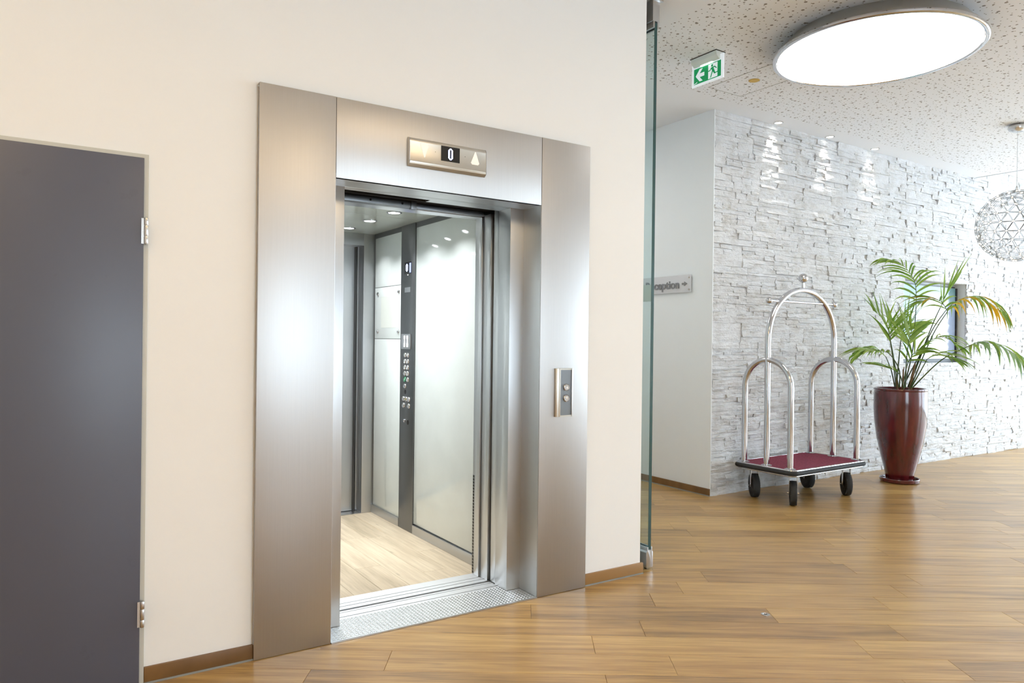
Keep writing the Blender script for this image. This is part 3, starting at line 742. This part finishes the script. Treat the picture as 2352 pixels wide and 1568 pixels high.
for poly in (hd, [(.188, .101), (.222, .104), (.240, .086), (.235, .082), (.219, .096), (.210, .094), (.226, .056), (.248, .060), (.250, .053), (.216, .048), (.204, .068), (.186, .028), (.178, .028), (.196, .074), (.190, .090), (.178, .078), (.160, .076), (.160, .082), (.176, .085)]):
    fg.prism(ep(poly), 0, -.0035, -.002)
fg.obj('running_figure', 'exit_green', ex)
MB().prism(ep([(.024, .020), (.052, .026), (.056, .034), (.046, .030), (.024, .024)]), 0, -.0025, -.001).obj('maker_mark', 'exit_white', ex)

# yellow sprinkler cover
tag(MB().lathe([(.042, 0), (.042, -.003), (.038, -.005), (1e-5, -.005)], (0, 0, 0), 32).obj('sprinkler_cover', 'yellow_cover', loc=(3.977, .642, HC)), 'small round yellow sprinkler cover flush on the ceiling', 'sprinkler cover')

# ------------------------------------------------------------------ LAMPS
def round_lamp(loc, label, warm):
    e = empty('ceiling_lamp', loc, label=label, cat='ceiling lamp', group='round ceiling lamps')
    MB().lathe([(.56, 0), (.60, -.05), (.640, -.085), (.652, -.098)], (0, 0, 0), 96).obj('lamp_body', 'aluminium_satin', e, smooth=True)
    MB().lathe([(.652, -.098), (.657, -.106), (.655, -.118), (.645, -.123), (.630, -.121), (.625, -.112)], (0, 0, 0), 96).obj('chrome_ring', 'chrome', e, smooth=True)
    lens_disc(.6255, -.105, -.116, 48).obj('diffuser', ['white_plastic', 'lamp_warm' if warm else 'lamp_disc'], e)
round_lamp((3.957, -.371, HC), 'large round glowing ceiling lamp with a chrome rim', False)
for (x, y, wh) in ((-1.3, -2.0, 'above the service door side'), (1.15, -2.75, 'opposite the lift doors'), (-1.6, -4.8, 'in the rear corner')):
    round_lamp((x, y, HC), 'round warm lobby ceiling lamp '+wh+', outside the picture', True)
round_lamp((3.0, 3.05, HC), 'added round fill lamp in the side corridor, outside the picture', False)  # unseen lamp added to brighten the corridor wall
round_lamp((6.6, -3.2, HC), 'round ceiling lamp further down the lobby, outside the picture', False)
wl = ['recessed wall-washer downlight nearest the white corner wall', 'middle recessed wall-washer downlight of the three above the stone wall', 'recessed wall-washer downlight furthest right above the stone wall', 'recessed wall-washer downlight in the raised ceiling']
for k, (x, y, z) in enumerate(((5.081, 1.245, HC), (5.90, 1.25, HC), (6.70, 1.25, HC), (9.55, 1.22, 3.62))):
    e = empty('downlight', (x, y, z), label=wl[k], cat='downlight', group='wall-washer downlights')
    MB().lathe([(.045, 0), (.045, -.003), (.036, -.006), (.033, -.003)], (0, 0, 0), 32).obj('trim_ring', 'satin_chrome', e, smooth=True)
    MB().lathe([(.032, -.001), (.032, -.003)], (0, 0, 0), 24).obj('lens', 'wash_led', e)
    ld = bpy.data.lights.new('wash', 'SPOT'); ld.energy = WASH_W; ld.color = (1, .95, .88); ld.spot_size = math.radians(56); ld.spot_blend = 1; ld.shadow_soft_size = .025
    lo = bpy.data.objects.new('lamp_light', ld); col.objects.link(lo); lo.parent = e; lo.location = (0, 0, -.012); lo.rotation_euler = (math.radians(11), 0, 0)

# pendant
pd = empty('pendant_lamp', (6.94, -.005, HC), label='spherical wire pendant lamp with tiny lights hanging from the ceiling', cat='pendant lamp')
MB().lathe([(1e-5, 0), (.06, 0), (.078, -.018), (.080, -.035), (.070, -.055), (.045, -.068), (1e-5, -.072)], (0, 0, 0), 40).obj('canopy', 'satin_chrome', pd, smooth=True)
RB = .335; CZP = -(HC-2.508)
MB().tube([(0, 0, -.07), (0, 0, CZP+RB+.03)], .0022, 8).obj('cable', 'aluminium', pd)
MB().lathe([(.005, .04), (.009, .02), (.009, 0), (.004, -.005)], (0, 0, CZP+RB), 12).obj('cable_grip', 'satin_chrome', pd)
bm = bmesh.new(); bmesh.ops.create_icosphere(bm, subdivisions=3, radius=RB)
wire = MB(); led = MB()
for e_ in bm.edges:
    a, c_ = e_.verts[0].co.copy(), e_.verts[1].co.copy()
    for sgn in (1, .962): wire.tube([a*sgn, (a+c_)*.5*sgn, c_*sgn], .0013, 4, False)
for v in bm.verts:
    wire.tube([v.co*.955, v.co*1.012], .0015, 4, False); led.lathe([(.006, -.004), (.006, .004)], tuple(v.co*.98), 8)
bm.free()
wo = wire.obj('wire_sphere', 'wire_metal', pd); wo.location = (0, 0, CZP)
lo = led.obj('led_points', 'pendant_led', pd); lo.location = (0, 0, CZP); lo['kind'] = 'stuff'

# ------------------------------------------------------------------ LUGGAGE CART
lc = empty('luggage_cart', (5.02, .913, 0), .019, label='chrome birdcage luggage cart with burgundy carpet deck on black wheels', cat='luggage cart')
A_, B_, PZ = .545, .305, .318
def rrect(a, b_, r, n=6):
    out = []
    for cx_, cy_, s0 in ((a-r, b_-r, 0), (-a+r, b_-r, 1), (-a+r, -b_+r, 2), (a-r, -b_+r, 3)):
        for k in range(n+1): an = s0*PI/2+k/n*PI/2; out.append((cx_+r*math.cos(an), cy_+r*math.sin(an)))
    return out
MB().prism(rrect(A_-.012, B_-.012, .045), 2, PZ-.05, PZ-.004).obj('deck', 'black_plastic', lc)
MB().prism(rrect(A_-.014, B_-.014, .043), 2, PZ-.004, PZ).obj('carpet', 'carpet_red', lc)
def rim(z, r, o_, mat, name):
    MB().tube([(p[0], p[1], z) for p in rrect(A_+o_, B_+o_, .055)], r, 10, closed=True).obj(name, mat, lc, smooth=True)
rim(PZ-.004, .0085, -.006, 'chrome', 'top_rim'); rim(PZ-.026, .019, -.004, 'rubber', 'bumper'); rim(PZ-.050, .007, -.012, 'satin_chrome', 'lower_rim')
a, bq, TR = .4935, .2336, .0255
for sx_ in (-1, 1):
    path = [(sx_*a, -bq, PZ), (sx_*a, -bq, .9), (sx_*a, -bq, 1.0)]+[(sx_*a, -bq*math.cos(k*PI/16), 1.0+bq*math.sin(k*PI/16)) for k in range(1, 16)]+[(sx_*a, bq, 1.0), (sx_*a, bq, .9), (sx_*a, bq, PZ)]
    MB().tube(path, TR, 20).obj('side_arch', 'chrome', lc, smooth=True)
    for y in (-bq, 0, bq):
        MB().lathe([(.046, 0), (.046, .005), (.034, .008), (.0262, .014)], (sx_*a, y, PZ), 24).obj('post_flange', 'chrome', lc, smooth=True)
    MB().tube([(sx_*a, 0, PZ), (sx_*a, 0, 1.34)], TR, 20).obj('post', 'chrome', lc, smooth=True)
    MB().lathe([(TR+.0015, -.003), (TR+.0015, .003)], (sx_*a, 0, 1.335), 24).obj('joint_ring', 'satin_chrome', lc)
HA = 1.882-TR-1.38
path = [(-a, 0, 1.34)]+[(-a*math.cos(k*PI/28), 0, 1.38+HA*(math.sin(k*PI/28)**.92 if 0 < k < 28 else 0)) for k in range(0, 29)]+[(a, 0, 1.34)]
MB().tube(path, TR, 20).obj('main_arch', 'chrome', lc, smooth=True)
MB().lathe([(.013, 0), (.013, .05)], (0, 0, 1.875), 16).sphere((0, 0, 1.965), .043, 24, 14).obj('finial_ball', 'chrome', lc, smooth=True)
hb = MB().tube([(-.475, 0, 1.745), (.475, 0, 1.745)], .0115, 14).obj('hanger_bar', 'chrome', lc, smooth=True)
for x in (-.485, .485): MB().sphere((x, 0, 1.745), .029, 20, 12).obj('end_ball', 'chrome', hb, smooth=True)
for (sx_, sy_, an) in ((-1, -1, 39), (-1, 1, 54), (1, -1, 49), (1, 1, 62)):
    e = bpy.data.objects.new('caster', MB().lathe([(.03, 0), (.03, -.012), (.022, -.02)], (0, 0, PZ-.05), 20).mesh('caster', 'satin_chrome')); col.objects.link(e); e.parent = lc
    e.location = (sx_*.396, sy_*.198, 0); e.rotation_euler.z = math.radians(an)
    e.data.polygons.foreach_set('use_smooth', [False]*len(e.data.polygons))
    # wheel rolls along local X, offset (trail) of 35 mm
    tr = .0; R_ = .104; ww = .027
    MB().lathe([(.055, -ww*.8), (.085, -ww), (R_-.005, -ww*.9), (R_, -ww*.55), (R_, ww*.55), (R_-.005, ww*.9), (.085, ww), (.055, ww*.8)], (tr, 0, R_), 40, 1).obj('tyre', 'rubber', e, smooth=True)
    tn = MB()
    for k in range(44):
        an_ = 2*PI*k/44
        for sd in (-1, 1):
            c_ = Vector((tr+(R_-.0035)*math.cos(an_), sd*ww*.86, R_+(R_-.0035)*math.sin(an_))); tn.box((c_.x-.0022, c_.y-.0035, c_.z-.0022), (c_.x+.0022, c_.y+.0035, c_.z+.0022))
    tn.obj('tyre_tread', 'rubber', e)
    MB().lathe([(.012, -ww*1.05), (.05, -ww*.6), (.056, -ww*.85), (.056, ww*.85), (.05, ww*.6), (.012, ww*1.05)], (tr, 0, R_), 28, 1).obj('wheel_hub', 'hub_black', e, smooth=True)
    fk = MB()
    for sd in (-1, 1):
        y0_, y1_ = sd*(ww+.004), sd*(ww+.008)
        fk.prism([(-.022, PZ-.062), (.022, PZ-.062), (.014, R_), (0, R_-.016), (-.014, R_)], 1, min(y0_, y1_), max(y0_, y1_))
    fk.box((-.024, -ww-.008, PZ-.072), (.024, ww+.008, PZ-.060)); fk.obj('fork', 'satin_chrome', e, bevel=.001)
    MB().tube([(tr, -ww-.022, R_), (tr, ww+.022, R_)], .006, 10).obj('axle', 'satin_chrome', e, smooth=True)

# ------------------------------------------------------------------ POTTED PALM
PP = Vector((6.50, .83, 0))
pp = empty('potted_palm', tuple(PP), label='kentia palm in a tall burgundy glazed planter by the stone wall', cat='potted plant')
pot = MB().lathe([(1e-5, .022), (.118, .022), (.124, .03), (.140, .12), (.178, .27), (.213, .43), (.236, .60), (.245, .74), (.243, .88), (.240, .915), (.246, .925), (.244, .938), (.230, .942), (.222, .935), (.220, .86), (1e-5, .86)], (0, 0, 0), 72).obj('pot', 'glaze_red', pp, smooth=True)
MB().lathe([(1e-5, 0), (.165, 0), (.180, .012), (.184, .038), (.180, .044), (.172, .040), (.168, .018), (1e-5, .016)], (0, 0, 0), 64).obj('saucer', 'glaze_red', pp, smooth=True)
sl = MB(); o0 = 0
sl.lathe([(.219, .868), (.15, .885), (.08, .88), (1e-5, .89)], (0, 0, 0), 32).obj('soil', 'soil', pp, smooth=True)
KX = 228.0
def P3(x, y, wd=0):
    """a point of the plant: lateral and height in metres from the stem foot, wd towards the wall"""
    u = (x-2069)/KX*(1+wd/7.36); z = .93+(892-y)/KX*(1+wd/7.36)
    return Vector((rt.x*u+fw.x*wd, rt.y*u+fw.y*wd, z))
def smooth_path(pts, n=24):
    out = []; L = len(pts)
    for i in range(L-1):
        p0, p1, p2, p3 = pts[max(i-1, 0)], pts[i], pts[i+1], pts[min(i+2, L-1)]
        for k in range(n//(L-1)+1):
            t_ = k/(n//(L-1)+1); out.append(.5*((2*p1)+(-p0+p2)*t_+(2*p0-5*p1+4*p2-p3)*t_*t_+(-p0+3*p1-3*p2+p3)*t_**3))
    out.append(pts[-1]); return out
RL = random.Random(11)
def leaflet(parent, base, d, side_n, length, width, droop, mat):
    """blade from base along d, bending down; side_n gives the blade's width direction"""
    m_ = MB(); n = 6; p = base.copy(); dd = d.normalized(); g = Vector((0, 0, -1))
    for i in range(n+1):
        t_ = i/n; wdt = width*(math.sin(PI*min(1, t_*.86+.12))**.8)*(1-t_**3.0)+.0006
        sn = (side_n-dd*side_n.dot(dd)).normalized(); nn = sn.cross(dd)
        m_.v += [tuple(p-sn*wdt-nn*wdt*.25-base), tuple(p+nn*.0-base), tuple(p+sn*wdt-nn*wdt*.25-base)]
        p = p+dd*(length/n); dd = (dd+g*(droop/n*(.5+t_))).normalized()
    m_.v = [(a, min(b_, .43-base.y), c_) for a, b_, c_ in m_.v]     # keep clear of the stone wall
    for i in range(n):
        o = i*3
        for k in (0, 1): m_.face((o+k, o+k+1, o+k+4, o+k+3))
    ob = bpy.data.objects.new('leaflet', m_.mesh('leaflet', mat)); col.objects.link(ob); ob.parent = parent; ob.location = base
    ob.data.polygons.foreach_set('use_smooth', [True]*len(ob.data.polygons))
def frond(stem, rach, nl, length, width, droop, ang=48, mats=('leaf_green',), lift=.2, prof=None, sidev=None, tipang=18):
    S = smooth_path([P3(*q) for q in stem]+[P3(*q) for q in rach[:1]], 16); Rr = smooth_path([P3(*q) for q in rach], 24)
    fr = MB().tube(S[:-1]+Rr, [.007-.0035*i/len(S) for i in range(len(S)-1)]+[max(.0012, .0035*(1-i/len(Rr))) for i in range(len(Rr))], 7).obj('frond', 'stem_green', pp, smooth=True)
    N = len(Rr); nl = int(nl*1.15)
    for k in range(nl):
        t_ = (k+.5)/nl; f_ = t_*(N-1); i = int(f_); b_ = Rr[i].lerp(Rr[min(i+1, N-1)], f_-i)
        T = (Rr[min(i+1, N-1)]-Rr[max(i-1, 0)]).normalized()
        sv = Vector(sidev) if sidev else T.cross(Vector((0, 0, 1)))
        if sv.length < .2: sv = Vector((rt.x, rt.y, 0))
        sv = (sv-T*sv.dot(T)).normalized(); sd = 1 if k % 2 else -1
        an = math.radians(ang*(1-t_)+tipang*t_+RL.uniform(-7, 7)); upv = sv.cross(T).normalized()
        if upv.z < 0: upv = -upv
        d = T*math.cos(an)+sv*sd*math.sin(an)+upv*lift*RL.uniform(.5, 1.4)
        ll = length*(math.sin(PI*(.18+.74*t_))**.7)*RL.uniform(.85, 1.12)
        mt = mats[RL.randrange(len(mats))]
        leaflet(fr, b_, d, T if abs(T.dot(d.normalized())) < .9 else upv, ll*1.75, 1.0*width*RL.uniform(.85, 1.15), droop*RL.uniform(.8, 1.2), mt)
    return fr
cr = (rt.x, rt.y, 0)
F = tuple
# tall upright frond bending left at its top
frond([(2076, 890, 0), (2098, 800, .02)], [(2107, 690, .04), (2103, 652, .03), (2088, 628, 0), (2060, 603, -.03), (2022, 594, -.05)], 24, .20, .011, 1.5, 62, lift=-.05)
# right frond with yellowing tips
frond([(2094, 888, .05), (2140, 768, .05)], [(2172, 708, 0), (2196, 686, -.03), (2228, 678, -.06), (2262, 692, -.08), (2296, 722, -.1)], 26, .22, .011, 2.8, 72, ('leaf_green', 'leaf_green', 'leaf_yellow'), lift=.0)
frond([(2092, 888, .0), (2136, 772, -.02)], [(2168, 712, -.05), (2150, 690, -.08), (2128, 684, -.1), (2100, 690, -.12)], 14, .2, .010, 1.5, 60, ('leaf_green', 'leaf_yellow', 'leaf_green'), lift=.05)
# upright spikes
frond([(2095, 888, .08), (2150, 750, .1)], [(2172, 700, .1), (2180, 680, .1), (2196, 655, .1)], 7, .25, .009, .2, 26, lift=.1, tipang=8)
# big drooping frond far right
frond([(2090, 888, -.05), (2148, 824, -.1)], [(2206, 789, -.15), (2236, 779, -.18), (2288, 797, -.22), (2326, 832, -.24), (2336, 886, -.25)], 34, .20, .012, 3.2, 70, ('leaf_pale', 'leaf_pale', 'leaf_green'), lift=.05)
# arching mid frond
frond([(2086, 888, .1), (2118, 830, .12)], [(2146, 785, .14), (2172, 774, .14), (2196, 780, .13), (2222, 800, .12)], 16, .15, .010, 1.6, 60)
# left low fan
frond([(2060, 888, -.05), (2056, 850, -.08), (2040, 822, -.1)], [(2024, 807, -.12), (2004, 803, -.14), (1984, 803, -.16), (1962, 800, -.18)], 20, .21, .011, 1.3, 58, lift=.15)
frond([(2062, 888, .05), (2054, 850, .06)], [(2044, 820, .08), (2030, 806, .1), (2012, 804, .12), (1998, 812, .14)], 14, .2, .014, 1.6, 62, lift=.05)
# upper left
frond([(2064, 888, 0), (2048, 812, -.02)], [(2038, 768, -.03), (2030, 745, -.04), (2012, 724, -.06), (1996, 712, -.07)], 12, .20, .010, .5, 42, lift=.35, tipang=12)
# centre fans
frond([(2070, 888, -.08), (2069, 830, -.1)], [(2070, 790, -.12), (2073, 772, -.12), (2080, 752, -.11)], 13, .2, .012, .7, 50, lift=.1, sidev=cr)
frond([(2068, 888, .08), (2062, 820, .1)], [(2058, 785, .12), (2060, 762, .12), (2064, 742, .12)], 11, .22, .013, .6, 40, lift=.1, sidev=cr)
frond([(2080, 888, -.1), (2096, 850, -.14)], [(2108, 820, -.17), (2122, 812, -.19), (2142, 812, -.2), (2164, 820, -.22)], 18, .19, .011, 1.2, 56, lift=.1)
frond([(2074, 888, .12), (2082, 810, .14)], [(2088, 776, .16), (2100, 752, .17), (2116, 738, .18)], 14, .2, .010, .9, 48, lift=.1, sidev=cr)
frond([(2064, 888, -.1), (2054, 862, -.12)], [(2046, 852, -.13), (2026, 842, -.15), (1998, 834, -.17)], 10, .17, .013, .7, 36, lift=.05)
frond([(2072, 888, -.02), (2075, 850, -.04)], [(2078, 830, -.06), (2090, 806, -.08), (2104, 796, -.1)], 12, .17, .012, 1.3, 56, lift=.1, sidev=cr)
tk = MB()
for (x0, x1, y1, wd, r) in ((2092, 2104, 832, .02, .017), (2062, 2058, 850, 0, .010), (2072, 2070, 846, -.03, .009), (2078, 2082, 842, .05, .010)):
    tk.tube([P3(x0, 892, wd)-Vector((0, 0, .05)), P3((x0+x1)/2, (892+y1)/2, wd), P3(x1, y1, wd)], [r, r*.85, r*.4], 8)
tk.obj('stem_base', 'trunk', pp, smooth=True)

# small metal floor socket
fs = MB().lathe([(.022, .0002), (.022, .003), (.018, .0045), (.012, .004), (.010, .001)], (0, 0, 0), 32)
fo = fs.obj('floor_socket', 'satin_chrome', smooth=True, loc=(2.329, -.796, 0)); tag(fo, 'small metal floor bolt socket set in the oak planks', 'floor socket')
MB().lathe([(.0115, .0004), (.0115, .0012)], (0, 0, 0), 20).obj('socket_hole', 'screen_black', fo)
